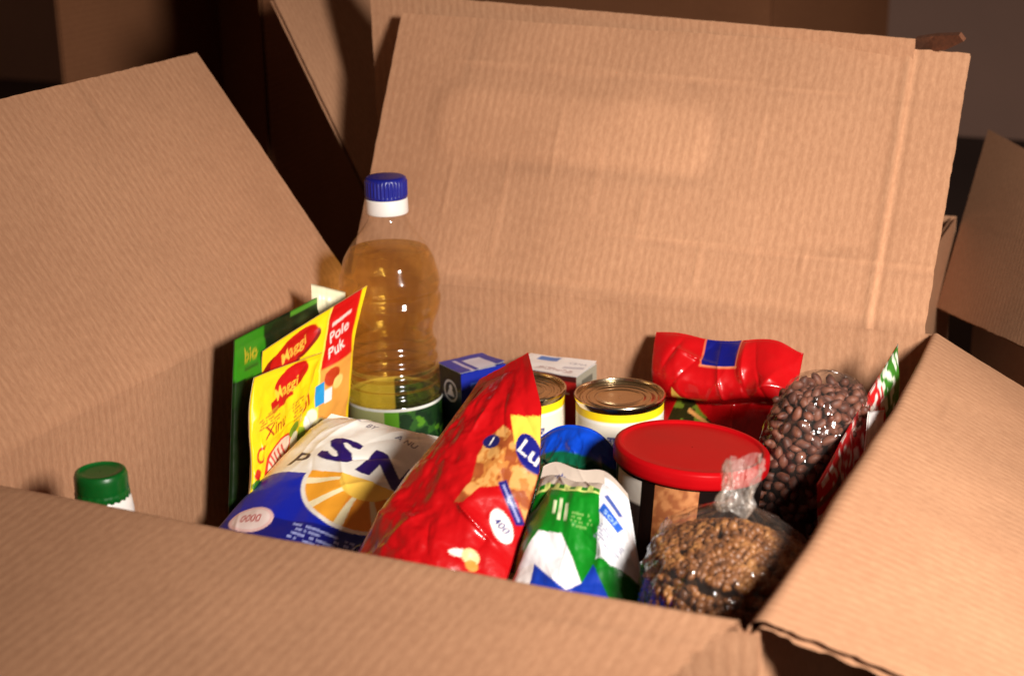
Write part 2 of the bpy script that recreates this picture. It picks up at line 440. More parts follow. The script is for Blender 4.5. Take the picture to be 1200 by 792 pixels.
def make_box(root, W, D, H, flaps, L, mat, seed=1, fine=True, disps={}, tears={}, rags={}, bow={}, tones={}, tmxs={}):
    """open carton, inner corner at the root's origin. flaps = dict side -> angle function a(s01) in degrees above the outward horizontal"""
    sides = {'front': ((0, 0), (1, 0), (0, -1), W), 'right': ((W, 0), (0, 1), (1, 0), D),
             'back': ((W, D), (-1, 0), (0, 1), W), 'left': ((0, D), (0, -1), (-1, 0), D)}
    parts = {}
    for i, (nm, (a, e, o, ln)) in enumerate(sides.items()):
        a = np.array([*a, 0.]); e3 = np.array([*e, 0.]); o3 = np.array([*o, 0.]); k3 = np.array([0, 0, 1.])
        Hs = H - 0.004
        bw = bow.get(nm, lambda s, z: 0 * s)
        def fw(S, T, a=a, e3=e3, o3=o3, bw=bw, ln=ln):
            return a + S[..., None] * e3 + (TH / 2 + bw(S / ln, T))[..., None] * o3 + T[..., None] * k3
        ex = TH if nm in ('front', 'back') else -0.0004
        parts['wall_' + nm] = sheet('wall', root, fw, -ex, ln + ex, 0.0, Hs, mat, 90 if fine else 20, 60 if fine else 8, seed + i, rag=(0, 0, 0), wave=False,
                                    disp=disps.get(nm), tone=tones.get(nm))
        if nm not in flaps: continue
        af, r, hl = flaps[nm]
        g = 0.0035
        def ff(S, T, a=a, e3=e3, o3=o3, af=af, r=r, ln=ln, Hs=Hs, bw=bw):
            ang1 = np.radians(af(np.clip(S / ln, 0, 1)))
            arc = r * (math.pi / 2 - ang1) + 1e-4
            # position along the fold: arc, then straight
            tt = np.minimum(T, arc); th_ = math.pi / 2 - tt / arc * (math.pi / 2 - ang1)
            O = r * (1 - np.cos(math.pi / 2 - th_)); Z = r * np.sin(math.pi / 2 - th_)
            ex_ = np.maximum(T - arc, 0)
            O = O + ex_ * np.cos(ang1); Z = Z + ex_ * np.sin(ang1)
            ob = bw(S / ln, np.full_like(S, Hs))
            return a + S[..., None] * e3 + (TH / 2 + ob + O)[..., None] * o3 + (Hs + Z)[..., None] * k3
        tv = np.concatenate([np.linspace(0, 0.09, 14)[:-1], np.linspace(0.09, 1, 70 if fine else 10)])
        d0 = disps.get(nm)
        parts['flap_' + nm] = sheet('flap', root, ff, (-.003 if (nm == 'right' and fine) else g), ln - g, 0.0, hl or L, mat, 200 if fine else 24, 0, seed + 10 + i, tv=tv, rag=rags.get(nm, (0.0003, 0.0003, 0.0003)),
                                    uvoff=(0, Hs), wave=fine, tear=tears.get(nm), disp=(None if d0 is None else (lambda S, T, d0=d0, Hs=Hs: d0(S, T + Hs))), tmx=tmxs.get(nm),
                                    tone=(None if nm not in tones else (lambda S, T, d0=tones[nm], Hs=Hs: d0(S, T + Hs))))
    # bottom
    def fb(S, T): return np.stack([S, T, np.full_like(S, 0.0022)], -1)
    sheet('bottom', root, fb, -.003, W + .003, -.003, D + .003, mat, 12, 12, seed + 30, rag=(0, 0, 0), wave=False, th=0.004)
    return parts

# ---- the setting
M_floor = plain('dark_floor', lin(58, 42, 36), 0.7, nscale=8, var=0.4, bump=0.002)
fl = mesh_obj('ground', [(-8, -4, -.006), (8, -4, -.006), (8, 8, -.006), (-8, 8, -.006)], [[0, 1, 2, 3]], M_floor, smooth_sh=False)
tag(fl, 'dark floor under the cardboard boxes', kind='structure')
M_wall = plain('grey_wall', lin(160, 124, 108), 0.85, nscale=6, var=0.12, bump=0.003)
wl = mesh_obj('wall_back', [(-4, 2.36, -.006), (5, 2.36, -.006), (5, 2.36, 3.2), (-4, 2.36, 3.2), (-4, 2.48, -.006), (5, 2.48, -.006), (5, 2.48, 3.2), (-4, 2.48, 3.2)],
              [[0, 1, 2, 3], [5, 4, 7, 6], [3, 2, 6, 7], [0, 4, 5, 1], [1, 5, 6, 2], [4, 0, 3, 7]], M_wall, smooth_sh=False)
tag(wl, 'dim grey brown wall behind the boxes', kind='structure')

# ---- the open box that holds the groceries
W, D, H = 0.50, 0.50, 0.20
box = empty('cardboard_box', (0, 0, 0))
tag(box, 'open cardboard box in front, filled with groceries, its four flaps folded out', 'box', 'cardboard boxes')
vb = VN(11); vb2 = VN(23)
def rr(x, y, x0, x1, y0, y1, r, e):
    qx = np.abs(x - (x0 + x1) / 2) - (x1 - x0) / 2 + r; qy = np.abs(y - (y0 + y1) / 2) - (y1 - y0) / 2 + r
    d = np.hypot(np.maximum(qx, 0), np.maximum(qy, 0)) + np.minimum(np.maximum(qx, qy), 0) - r
    return smooth(e, -e, d)
def disp_back(S, T):
    # S runs from the right corner to the left, T = height along wall then flap. +n points into the box
    X = W - S; t = T
    d = vb.fbm(X * 5, t * 6, 3) * 0.004 * smooth(0.02, .12, t)
    d = d + vb2.fbm(X * 22, t * 18, 2) * 0.0009
    line = lambda p, w: np.exp(-((p) / w) ** 2)
    sl = 0.196
    d = d - line(X - (0.452 - 0.01 * (t - .2)), .0022) * 0.0016 + line(X - (0.458 - 0.01 * (t - .2)), .0022) * .0010
    d = d - line(t - sl - 0.196 - .004 * np.sin(X * 9), .0025) * 0.0012 * smooth(.05, .08, X) * smooth(.44, .40, X)
    d = d - line(t - (sl + .062 - .02 * X), .003) * 0.0012 * smooth(.16, .3, X)
    d = d - rr(X, t, .055, .30, sl + .115, sl + .178, .022, .011) * 0.0024
    d = d - line(X - .395, .0015) * line(t - sl - .05, .01) * .0012
    d = d + line(X - .42, .02) * line(t - sl - .066, .005) * .0015
    for xx, y0, y1 in ((.13, .03, .12), (.21, .07, .13), (.255, .05, .10), (.31, .02, .055), (.34, .12, .17), (.17, .1, .16), (.08, .06, .11)):
        d = d - line(X - xx - .01 * (t - sl), .0016) * smooth(y0 - .01, y0 + .01, t - sl) * smooth(y1 + .01, y1 - .01, t - sl) * .0010
    return d
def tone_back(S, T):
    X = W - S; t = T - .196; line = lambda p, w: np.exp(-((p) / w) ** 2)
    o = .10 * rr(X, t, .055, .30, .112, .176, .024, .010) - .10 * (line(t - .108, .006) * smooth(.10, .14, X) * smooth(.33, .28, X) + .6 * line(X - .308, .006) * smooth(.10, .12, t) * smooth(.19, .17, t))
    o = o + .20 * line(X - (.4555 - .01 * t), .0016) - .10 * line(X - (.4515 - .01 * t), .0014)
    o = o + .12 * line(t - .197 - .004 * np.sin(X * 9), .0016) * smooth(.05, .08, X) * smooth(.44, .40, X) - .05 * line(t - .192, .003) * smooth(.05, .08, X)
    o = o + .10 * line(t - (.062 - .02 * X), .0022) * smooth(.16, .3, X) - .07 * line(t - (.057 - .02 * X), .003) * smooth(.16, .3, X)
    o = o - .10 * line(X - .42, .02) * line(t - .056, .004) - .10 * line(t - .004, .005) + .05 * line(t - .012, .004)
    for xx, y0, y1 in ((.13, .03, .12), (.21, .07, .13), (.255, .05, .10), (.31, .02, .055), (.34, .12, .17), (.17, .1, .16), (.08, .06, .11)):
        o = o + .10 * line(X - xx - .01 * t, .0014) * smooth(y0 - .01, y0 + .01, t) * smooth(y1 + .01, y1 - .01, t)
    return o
vl = VN(31)
def disp_left(S, T):
    return vl.fbm(S * 5, T * 5, 3) * 0.004 * smooth(0.02, .12, T) + vl.fbm(S * 25, T * 25, 2) * .0005
vf = VN(41)
def disp_front(S, T):
    return vf.fbm(S * 4, T * 5, 3) * 0.004 * smooth(0.1, .2, T) * (1 - np.exp(-((T - .196) / .01) ** 2)) + vf.fbm(S * 22, T * 25, 2) * .0005
vr = VN(51)
def disp_right(S, T):
    return vr.fbm(S * 5, T * 5, 3) * 0.005 * smooth(0.1, .2, T) + vr.fbm(S * 25, T * 25, 2) * .0005
vt = VN(77)
def tear_front(t, k):
    e = -0.002 - 0.26 * t - 0.006 * smooth(.0, .03, t) * (k == 0) + vt.fbm(t * 160, k * 4.7 + .2, 3) * 0.006 * smooth(0, .01, t)
    return e
make_box(box, W, D, H, {
    'front': (lambda s: -2 - 3 * s, 0.006, 0.25),
    'right': (lambda s: -14 - 15 * s, 0.004, 0.25),
    'back': (lambda s: 52.5 + 9.5 * s, 0.012, 0.240),
    'left': (lambda s: 53 + 0 * s, 0.012, 0.232)}, 0.24, M_card, seed=3,
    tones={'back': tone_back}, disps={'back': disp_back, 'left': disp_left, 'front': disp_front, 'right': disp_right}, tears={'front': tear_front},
    rags={'right': (0.0022, 0.0006, 0.001), 'back': (0.0005, 0.0003, 0.0003)},
    bow={'right': lambda s, z: 0.006 * np.sin(np.pi * s) * np.clip(z / .2, 0, 1), 'front': lambda s, z: 0.003 * np.sin(np.pi * s) * np.clip(z / .2, 0, 1)})

# ---- box behind, its front flap standing up
boxC = empty('cardboard_box', (-0.043, 0.646, 0))
tag(boxC, 'open cardboard box directly behind the grocery box, front flap standing upright', 'box', 'cardboard boxes')
make_box(boxC, 0.50, 0.24, 0.20, {
    'front': (lambda s: 88 + 0 * s, 0.004, 0.228), 'left': (lambda s: 63 + 0 * s, 0.01, 0.242)},
    0.24, M_card, seed=21, tmxs={'front': lambda s: .032 * smooth(.20, .07, s) - .024 * s})  # left corner raised out of view, added to shade the left flap
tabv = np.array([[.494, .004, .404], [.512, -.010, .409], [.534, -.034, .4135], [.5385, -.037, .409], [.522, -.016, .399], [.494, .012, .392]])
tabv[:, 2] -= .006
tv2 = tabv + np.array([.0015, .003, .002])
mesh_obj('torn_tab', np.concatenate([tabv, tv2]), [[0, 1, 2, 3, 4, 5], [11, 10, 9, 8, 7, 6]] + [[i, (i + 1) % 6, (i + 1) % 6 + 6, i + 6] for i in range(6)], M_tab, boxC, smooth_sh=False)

# ---- box on its side at the back left, mouth towards the camera
boxD = empty('cardboard_box', (-0.69, 0.97, 0.0), (math.radians(90), 0, math.radians(3)))
tag(boxD, 'cardboard box lying on its side at the back left, its dark mouth facing forward', 'box', 'cardboard boxes')
boxD.location = (-0.69, 1.37, 0.004)
make_box(boxD, 0.36, 0.55, 0.40, {'right': (lambda s: 86 + 0 * s, .004, .15)}, 0.2, M_card_dark, seed=41, fine=False)  # forward right flap added and width narrowed to keep light out of the inside

# ---- closed box far behind
def closed_box(name, loc, rz, w, d, h, mat):
    r = empty(name, loc, (0, 0, math.radians(rz)))
    def face(nm, f, s1, t1, sd):
        return sheet(nm, r, f, 0, s1, 0, t1, mat, 14, 10, sd, rag=(0, 0, 0), wave=False, th=.004)
    face('wall', lambda S, T: np.stack([S, 0 * S, T], -1), w, h, 61)
    face('wall', lambda S, T: np.stack([w + 0 * S, S, T], -1), d, h, 62)
    face('wall', lambda S, T: np.stack([S, d + 0 * S, T], -1), w, h, 63)
    face('wall', lambda S, T: np.stack([0 * S, S, T], -1), d, h, 64)
    face('flap', lambda S, T: np.stack([S, T, h + .003 + 0 * S], -1), w, d / 2 - .002, 65)
    face('flap', lambda S, T: np.stack([S, d / 2 + .002 + T, h + .003 + 0 * S], -1), w, d / 2 - .002, 66)
    return r
e = closed_box('cardboard_box', (-0.46, 1.78, 0), -14, 0.55, 0.4, 0.55, M_card_dark)
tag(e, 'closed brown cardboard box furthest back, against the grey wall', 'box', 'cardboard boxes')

# ---- box at the right edge, a flap hanging towards us
boxF = empty('cardboard_box', (0, 0, 0))
tag(boxF, 'cardboard box at the right edge behind, a broad flap hanging forward in shade', 'box', 'cardboard boxes')
H0 = np.array([.473, 1.0, .262]); eF = np.array([.45, -.89, 0.]); pF = np.array([.89, .45, 0.])
T0 = np.array([.463, .80, .128]); eT = np.array([.45, -.89, .15])
def fF(S, T):
    k = (T / .24)[..., None]
    return (H0 + S[..., None] * eF) * (1 - k) + (T0 + S[..., None] * eT) * k
sheet('flap', boxF, fF, 0, .36, 0, .24, M_card, 60, 40, 81)
for nm, a0, d_, ln, hF in (('wall', H0, eF, .40, .258), ('wall', H0, pF, .40, .15), ('wall', H0 + eF * .40, pF, .40, .15), ('wall', H0 + pF * .40, eF, .40, .15)):
    sheet(nm, boxF, (lambda S, T, a0=a0, d_=d_: np.array([a0[0], a0[1], 0]) + S[..., None] * d_ + T[..., None] * np.array([0, 0, 1.])), 0, ln, 0, hF, M_card_dark, 16, 10, 83, rag=(0, 0, 0), wave=False)

# ------------------------------------------------------------------ groceries
# colours
RED = np.array((0.45, 0.003, 0.005)); DRED = np.array((0.30, 0.004, 0.006)); WHITE = np.array(lin(236, 228, 220)); BLUE = np.array(lin(10, 22, 150))
NAVY = np.array(lin(14, 14, 74)); YEL = np.array(lin(252, 214, 20)); GREEN = np.array(lin(10, 128, 28)); DGREEN = np.array(lin(14, 40, 14)); ORANGE = np.array(lin(240, 150, 30))
TAN = np.array(lin(186, 118, 56)); BLACK = np.array(lin(16, 12, 12)); CREAM = np.array(lin(226, 210, 180)); LIME = np.array(lin(90, 176, 34))

M_gloss = printed('printed_glossy_foil', 0.32, 0.25, 0.0010, 90, coat=0.35)
M_satin = printed('printed_satin_pouch', 0.34, 0.45, 0.0005, 90)
M_paper = printed('printed_paper_label', 0.55, 0.35, 0.0002, 200)

# --- oil bottle
bott = empty('oil_bottle', (0.0725, 0.440, 0.004))
tag(bott, 'clear plastic bottle of golden cooking oil with blue cap and green label', 'bottle')
def bottle_r(z):
    kz = [0, .003, .012, .02, .05, .108, .112, .1165, .121, .1255, .130, .1345, .139, .1435, .149, .1545, .160, .166, .174, .184, .194, .2005, .206, .214, .228, .236, .244, .251, .257, .262, .270, .282]
    kr = [.028, .035, .0398, .0405, .0405, .0405, .0384, .0407, .0376, .0403, .0368, .0397, .0364, .0393, .0360, .0388, .0358, .0350, .0364, .0408, .0430, .0404, .0426, .0416, .0375, .0335, .0282, .0228, .0182, .0152, .0146, .0145]
    return np.interp(z, kz, kr)
zz = np.linspace(0, .282, 420)
kern = np.ones(5) / 5
rz = bottle_r(zz); rz = np.convolve(np.pad(rz, 2, mode='edge'), kern, 'valid')
def grip(R, Z, PH):
    return R * (1 + 0.016 * np.cos(PH * 9) * np.exp(-((Z - .203) / .013) ** 2) + .008 * np.cos(PH * 9 + 1) * np.exp(-((Z - .228) / .008) ** 2))
M_pet = film('clear_pet', (0.985, 0.98, 0.96), 0.012, 0.95, 0.09, 40, 0.0003, 1.5)
lathe('bottle_body', [(0.0005, 0)] + list(zip(rz, zz)), M_pet, bott, 72, rmod=grip)
m, nt, out = new_mat('cooking_oil')
b_ = nt.nodes.new('ShaderNodeBsdfPrincipled')
b_.inputs['Roughness'].default_value = 0.0; b_.inputs['IOR'].default_value = 1.3
b_.inputs['Transmission Weight'].default_value = 1.0
b_.inputs['Base Color'].default_value = (0.98, 0.84, 0.46, 1)
tr_ = N(nt, 'ShaderNodeBsdfTransparent'); tr_.inputs[0].default_value = (0.97, 0.85, 0.46, 1)
mx_ = nt.nodes.new('ShaderNodeMixShader'); mx_.inputs[0].default_value = 0.38
nt.links.new(tr_.outputs[0], mx_.inputs[1]); nt.links.new(b_.outputs[0], mx_.inputs[2]); nt.links.new(mx_.outputs[0], out.inputs['Surface'])
M_oil = m
zo = np.linspace(0.001, .236, 300); ro = np.interp(zo, zz, rz) - .0011
lathe('oil', [(0.0005, .001)] + list(zip(ro, zo)) + [(ro[-1] - .001, .2365), (.0005, .2365)], M_oil, bott, 72, rmod=grip)
M_bcap = plain('blue_cap_plastic', lin(22, 30, 132), 0.35)
M_wcap = plain('white_plastic', lin(238, 232, 226), 0.35, var=0.08)
def ribs(n, a):
    return lambda R, Z, PH: R * (1 + a * np.sign(np.cos(PH * n)) * ((Z > .272) & (Z < .293)))
bcap = lathe('cap', [(.0170, .2795), (.0171, .281), (.0170, .283), (.0170, .293), (.0164, .2955), (.0148, .2966), (.010, .2968), (.0005, .2966)], M_bcap, bott, 240, rmod=lambda R, Z, PH: R * (1 + .026 * np.cos(PH * 34) * ((Z > .282) & (Z < .294))), sub=2)
lathe('cap_ring', [(.0150, .2665), (.0172, .2668), (.0176, .268), (.0174, .276), (.0171, .279), (.0160, .2793)], M_wcap, bcap, 72, sub=2)
def label_col(PH, Z):
    # angle measured from the direction of the camera
    A = (PH - math.radians(-62) + math.pi) % (2 * math.pi) - math.pi
    X = A * 4.06; Y = Z * 100
    def fn(X, Y):
        p = Print(X, Y, lin(46, 92, 30))
        vnl = VN(5)
        g = vnl.fbm(X * .9, Y * .9, 3)
        p.put(g > .12, lin(84, 140, 30)); p.put((g < -.16), lin(22, 54, 20))
        p.put((X < -.9), lin(176, 178, 120))
        p.put((X > -.9) & (X < .3) & (Y > 8.2), lin(96, 160, 30))
        p.put(vnl.fbm(X * 1.6 + 4, Y * 1.6, 2) * (X > 1.0) < -.12, lin(16, 44, 18))
        p.text('OLEJ', -2.1, 9.75, .55, lin(60, 90, 40)); p.text('rzepakowy', -2.1, 9.2, .42, lin(60, 90, 40))
        p.put(Y > 10.85, lin(236, 236, 226))
        return p.C
    return eval_print(fn, X, Y, .06, .06)
lathe('label', [(.0409, z) for z in np.linspace(.02, .111, 130)], M_paper, bott, 360, colr=label_col)

# --- green-capped white jar, front left
jar = empty('jar', (0.0845, 0.037, 0.0125))
jar.scale = (.84, .84, 1)
tag(jar, 'small white jar with green screw cap by the left wall of the box', 'jar')
lathe('jar_body', [(.0005, 0), (.019, 0), (.0215, .003), (.0215, .165), (.0205, .172), (.0185, .176), (.0185, .180)], M_wcap, jar, 56, sub=2)
M_gcap = plain('green_cap_plastic', lin(8, 92, 30), 0.3)
lathe('cap', [(.0186, .1735), (.0194, .1738), (.0196, .177), (.0190, .179), (.0192, .1805), (.0190, .188), (.0180, .1905), (.0160, .1912), (.0150, .1902), (.0005, .1900)], M_gcap, jar, 72,
      rmod=lambda R, Z, PH: R * (1 + .018 * np.cos(PH * 22) * (Z < .1795)), sub=3)

# --- tins
M_gold = plain('gold_tin_lid', (0.60, 0.46, 0.28), 0.24, 1.0, nscale=40, var=0.2)
M_silver = plain('tin_rim', (0.72, 0.60, 0.42), 0.18, 1.0, nscale=40, var=0.15)
def tin(loc, label, dots):
    t = empty('tin_can', loc)
    tag(t, label, 'can', 'gold lidded tins')
    t.scale = (.9, .9, 1.03)
    def c(PH, Z):
        X = PH * 3.9; Y = Z * 100
        def fn(X, Y):
            p = Print(X, Y, lin(228, 218, 200))
            p.put(Y > 12.95, YEL); p.put((Y > 12.7) & (Y <= 12.95), lin(240, 236, 225)); p.put(Y < 4, RED)
            k = dots
            p.rect(k, 11.4, 2.2, .8, lin(40, 44, 110)); p.text('GROSZEK', k, 11.4, .55, WHITE)
            return p.C
        return eval_print(fn, X, Y, .07, .07)
    lathe('can_body', [(.0378, z) for z in np.linspace(0.001, .136, 110)], M_paper, t, 260, colr=c)
    lid = [(.0370, .1378), (.0350, .1374), (.0340, .1382), (.0325, .1384), (.0315, .1376), (.0290, .1376), (.0280, .1384), (.0268, .1384), (.0258, .1376), (.022, .1376), (.021, .1381), (.0198, .1381), (.019, .1376), (.0005, .1376)]
    ld_ = lathe('lid', lid, M_gold, t, 96, sub=3)
    lathe('rim', [(.0378, .1355), (.0386, .137), (.0392, .139), (.0392, .1405), (.0386, .1415), (.0376, .1413), (.0372, .140), (.0370, .1375)], M_silver, ld_, 96, sub=3)
    return t
tin((0.2835, 0.413, 0.006), 'gold lidded tin with yellow band, standing clear right of the other tin', (math.radians(-70)) % (2 * math.pi) * 3.9)
tin((0.2045, 0.405, 0.004), 'gold lidded tin half hidden behind the big red bag', (math.radians(-52)) % (2 * math.pi) * 3.9)

# --- cartons
def carton(name, loc, rz, w, d, h, fns, label, cat, grp=None, lean=0):
    r = empty(name, loc, (math.radians(lean), 0, math.radians(rz)))
    tag(r, label, cat, grp)
    V = []; F = []; C = []; off = 0
    fr = {'front': ((0, 0, 0), (1, 0, 0), (0, 0, 1), w, h), 'right': ((w, 0, 0), (0, 1, 0), (0, 0, 1), d, h), 'back': ((w, d, 0), (-1, 0, 0), (0, 0, 1), w, h), 'left': ((0, d, 0), (0, -1, 0), (0, 0, 1), d, h), 'top': ((0, 0, h), (1, 0, 0), (0, 1, 0), w, d)}
    for k, (a, e1, e2, l1, l2) in fr.items():
        n1 = max(4, int(l1 / .0008)); n2 = max(4, int(l2 / .0008))
        U, Vv = np.meshgrid(np.linspace(0, l1, n1), np.linspace(0, l2, n2), indexing='ij')
        P = np.array(a, float) + U[..., None] * np.array(e1, float) + Vv[..., None] * np.array(e2, float)
        V.append(P.reshape(-1, 3)); F += grid_faces(n1, n2, off).tolist(); off += n1 * n2
        C.append(eval_print(fns.get(k, fns['front']), U.ravel() * 100, Vv.ravel() * 100, .08, .08))
    o = mesh_obj('carton_shell', np.concatenate(V), F, M_satin, r, smooth_sh=False, colr=np.concatenate(C))
    # the tucked lid: a thin board lying a little proud of the carton's top
    nz = VN(int(loc[0] * 1000)); n1, n2 = max(8, int(w / .0009)), max(8, int(d / .0009))
    U, Vv = np.meshgrid(np.linspace(-.0006, w + .0006, n1), np.linspace(-.0008, d * .97, n2), indexing='ij')
    zt = h + .0009 + .0022 * (Vv / d) ** 2 * smooth(.2, 1, U / w) + nz.fbm(U * 60, Vv * 60, 2) * .0006
    Vt = np.concatenate([np.stack([U, Vv, zt], -1).reshape(-1, 3), np.stack([U, Vv, zt - .0006], -1).reshape(-1, 3)])
    ct = eval_print(fns['top'], U.ravel() * 100, Vv.ravel() * 100, .08, .08)
    mesh_obj('lid_flap', Vt, grid_faces(n1, n2).tolist() + grid_faces(n1, n2, n1 * n2, True).tolist(), M_satin, r, colr=np.concatenate([ct, ct * 0 + .6]))
    return r
def c1_front(X, Y):
    p = Print(X, Y, lin(24, 40, 150)); p.rect(3, 3, 3, 2, YEL); p.put(Y > 13.6, lin(30, 40, 120)); p.rect(2.4, 12.4, 3.0, .5, lin(70, 100, 200)); p.small(2.4, 11.2, 3.0, 1.0, 4, lin(150, 165, 225)); return p.C
def c1_left(X, Y):
    p = Print(X, Y, lin(22, 22, 44)); p.ell(1.7, 11.7, 1.05, .95, lin(200, 196, 200)); p.ell(1.7, 11.7, .88, .78, lin(26, 26, 50))
    p.poly([(1.1, 11.25), (2.3, 11.25), (2.0, 11.75), (1.4, 11.75)], lin(205, 200, 205)); p.ell(1.7, 11.95, .26, .28, lin(205, 200, 205)); p.put(Y > 13.7, lin(40, 50, 140)); return p.C
def c1_top(X, Y):
    p = Print(X, Y, lin(40, 52, 150)); p.rect(2.6, 2.6, 3.6, 1.7, lin(206, 200, 214)); p.rect(2.2, 1.15, 3.6, .35, lin(190, 180, 205)); p.rect(5.4, 2.2, 1.2, 4, lin(30, 34, 110)); return p.C
carton('carton', (0.108, 0.456, 0.004), -33, 0.034, 0.044, 0.1365, {'front': c1_left, 'right': c1_front, 'left': c1_left, 'back': c1_front, 'top': c1_top}, 'dark blue carton with round white emblem beside the oil bottle', 'carton')
def c2_front(X, Y):
    p = Print(X, Y, lin(150, 24, 22)); p.rect(3, 13.9, 6, .5, lin(60, 20, 18)); p.text('KISIEL', 4.2, 12.9, 1.1, lin(236, 220, 210), sx=.8); p.text('a', 2.6, 13.3, 1.0, lin(236, 220, 210)); return p.C
def c2_top(X, Y):
    p = Print(X, Y, lin(232, 226, 222)); p.rect(2.0, 3.0, 1.9, .9, lin(70, 120, 190)); p.rect(4.9, 1.7, 1.8, .5, lin(190, 185, 190), 12); p.small(3.6, .8, 3.4, .7, 3, lin(150, 110, 110)); p.text('CENA', 4.9, 2.6, .6, lin(160, 155, 165)); return p.C
def c2_side(X, Y):
    p = Print(X, Y, lin(150, 146, 130)); p.rect(2, 13.3, 2.0, .6, lin(90, 90, 80)); return p.C
carton('carton', (0.1735, 0.455, 0.004), -5, 0.060, 0.038, 0.1415, {'front': c2_front, 'top': c2_top, 'right': c2_side, 'left': c2_side}, 'small white topped carton with red front behind the tins', 'carton')

# --- pouches against the left wall
def pr_green(X, Y):
    p = Print(X, Y, lin(18, 34, 12)); vn = VN(3)
    p.put(vn.fbm(X * .8, Y * .8, 3) > .1, lin(26, 50, 16))
    p.put((X < 4.4) & (Y > 15.5 - .08 * X), lin(50, 134, 22)); p.put((Y > 18.15) & (X > 8.5), lin(80, 146, 38))
    p.text('bio', 2.2, 17.0, 1.5, lin(196, 170, 40)); p.rect(2.2, 16.1, 1.9, .25, lin(40, 90, 20))
    return p.C
g = bag('green_pouch', [(.0365, .262, .212), (.041, .385, .213), (.048, .37, .03), (.045, .215, .03)], .012, pr_green, M_satin, nu=90, nv=110, seed=12, crumple=.0016, cf=3, seal=(.03, .05), backcol=lin(20, 40, 14))
tag(g, 'dark green pouch with bright green top corner leaning on the left wall', 'pouch')

def pr_y_back(X, Y):
    p = Print(X, Y, YEL)
    p.ell(2.6, 14.0, 3.4, 1.2, lin(130, 14, 12), 12); p.ell(3.3, 14.5, 2.4, 1.15, lin(190, 20, 14), 12)
    p.text('Maggi', 3.3, 14.4, 1.3, lin(246, 190, 70), 10, .9)
    xl = 6.9 - .10 * (16 - Y)
    p.put((X > xl) & (X < 9.75), lin(206, 16, 14)); p.put((X > xl - .22) & (X < xl), lin(250, 226, 90))
    p.put((X > xl) & (X < 9.75) & (Y < 11.2), lin(232, 160, 70))
    p.text('Pole', 8.1, 13.5, 1.25, lin(240, 225, 215), 8, .95); p.text('Puk', 7.9, 12.3, 1.25, lin(240, 225, 215), 8, .95); p.rect(8.2, 14.5, 1.9, .3, lin(235, 200, 190), 8)
    p.ell(7.6, 10.3, .8, .7, lin(190, 60, 24)); p.ell(8.3, 9.6, .6, .5, lin(245, 210, 120))
    p.rect(6.3, 9.4, 1.0, 1.6, lin(40, 150, 214)); p.rect(7.2, 9.0, .8, 1.0, lin(232, 232, 232))
    p.text('ol', 4.4, 9.6, 1.9, lin(190, 30, 20), 14); p.ell(5.2, 8.0, .8, .7, lin(236, 232, 214)); p.ell(3.8, 7.4, .8, .6, lin(140, 170, 40)); p.ell(5.9, 7.1, .9, .6, lin(220, 210, 150))
    return p.C
def pr_y_front(X, Y):
    p = Print(X, Y, YEL)
    p.ell(4.4, 13.3, 1.8, .95, lin(196, 18, 14), 20); p.rect(3.5, 12.0, 2.7, .9, lin(196, 18, 14), 16)
    p.text('Maggi', 3.9, 12.7, 1.25, lin(250, 200, 60), 16, .85)
    p.rect(2.4, 11.5, 1.4, .12, lin(200, 150, 40), 14); p.rect(1.6, 10.4, 1.2, .12, lin(200, 150, 40), 14)
    p.text('Xinu', 2.9, 10.1, 1.4, lin(170, 40, 20), 12, shear=.2)
    p.ell(3.6, 7.4, 2.3, 1.2, lin(216, 50, 36), 32); p.ell(3.8, 7.5, 1.9, .95, lin(236, 214, 190), 32)
    for k in range(5): p.rect(2.7 + k * .5, 7.1 + .16 * k, .2, 1.5, lin(206, 60, 50), 42)
    p.text('C', 1.0, 8.3, 1.9, lin(206, 60, 24), 10); p.small(2.0, 10.9, 2.4, .9, 4, lin(190, 120, 30), 12); p.small(5.9, 10.6, 1.4, 1.6, 6, lin(190, 120, 30), 12, 4)
    p.ell(.5, 6.2, .5, .5, lin(60, 120, 30)); p.ell(1.2, 5.6, .8, .5, lin(40, 110, 34)); p.ell(.5, 7.0, .4, .4, lin(206, 40, 24)); p.ell(1.7, 6.1, .5, .5, lin(190, 200, 214))
    p.ell(5.9, 9.0, .7, .6, lin(130, 160, 40)); p.ell(6.3, 8.0, .7, .7, lin(236, 226, 190)); p.put(Y < 5.0, lin(226, 150, 70))
    return p.C
cw = lambda U, V_: np.stack([0.004 * np.sin(U * 3.1) * V_, 0 * U, 0 * U], -1)
y2 = bag('soup_sachet', [(.050, .29, .196), (.082, .378, .227), (.068, .352, .06), (.040, .25, .05)], .010, pr_y_back, M_satin, nu=130, nv=170, seed=22, bend=lambda U, V_: np.stack([.006 * np.sin(V_ * 5 + U * 2) * V_, -.004 * np.sin(V_ * 6 + 1) * (1 - U), 0 * U], -1), crumple=.0022, seal=(.04, .03), backcol=lin(220, 200, 150), cf=2, fine=.15)
tag(y2, 'yellow sachet with red logo and red edge strip leaning on the oil bottle', 'sachet', 'yellow sachets')
y1 = bag('soup_sachet', [(.063, .255, .188), (.069, .325, .187), (.052, .272, .05), (.066, .195, .06)], .010, pr_y_front, M_satin, nu=110, nv=170, seed=25, bend=lambda U, V_: np.stack([.006 * np.sin(V_ * 5 + U * 2) * V_, -.004 * np.sin(V_ * 7 + 2) * (1 - U), 0 * U], -1), crumple=.0024, seal=(.04, .03), backcol=lin(220, 200, 150), cf=2, fine=.15)
tag(y1, 'yellow sachet in front with red logo and striped picture, nearest the left wall', 'sachet', 'yellow sachets')
def pr_w(X, Y):
    p = Print(X, Y, lin(246, 236, 200)); p.put(Y < 6, lin(230, 190, 60)); return p.C
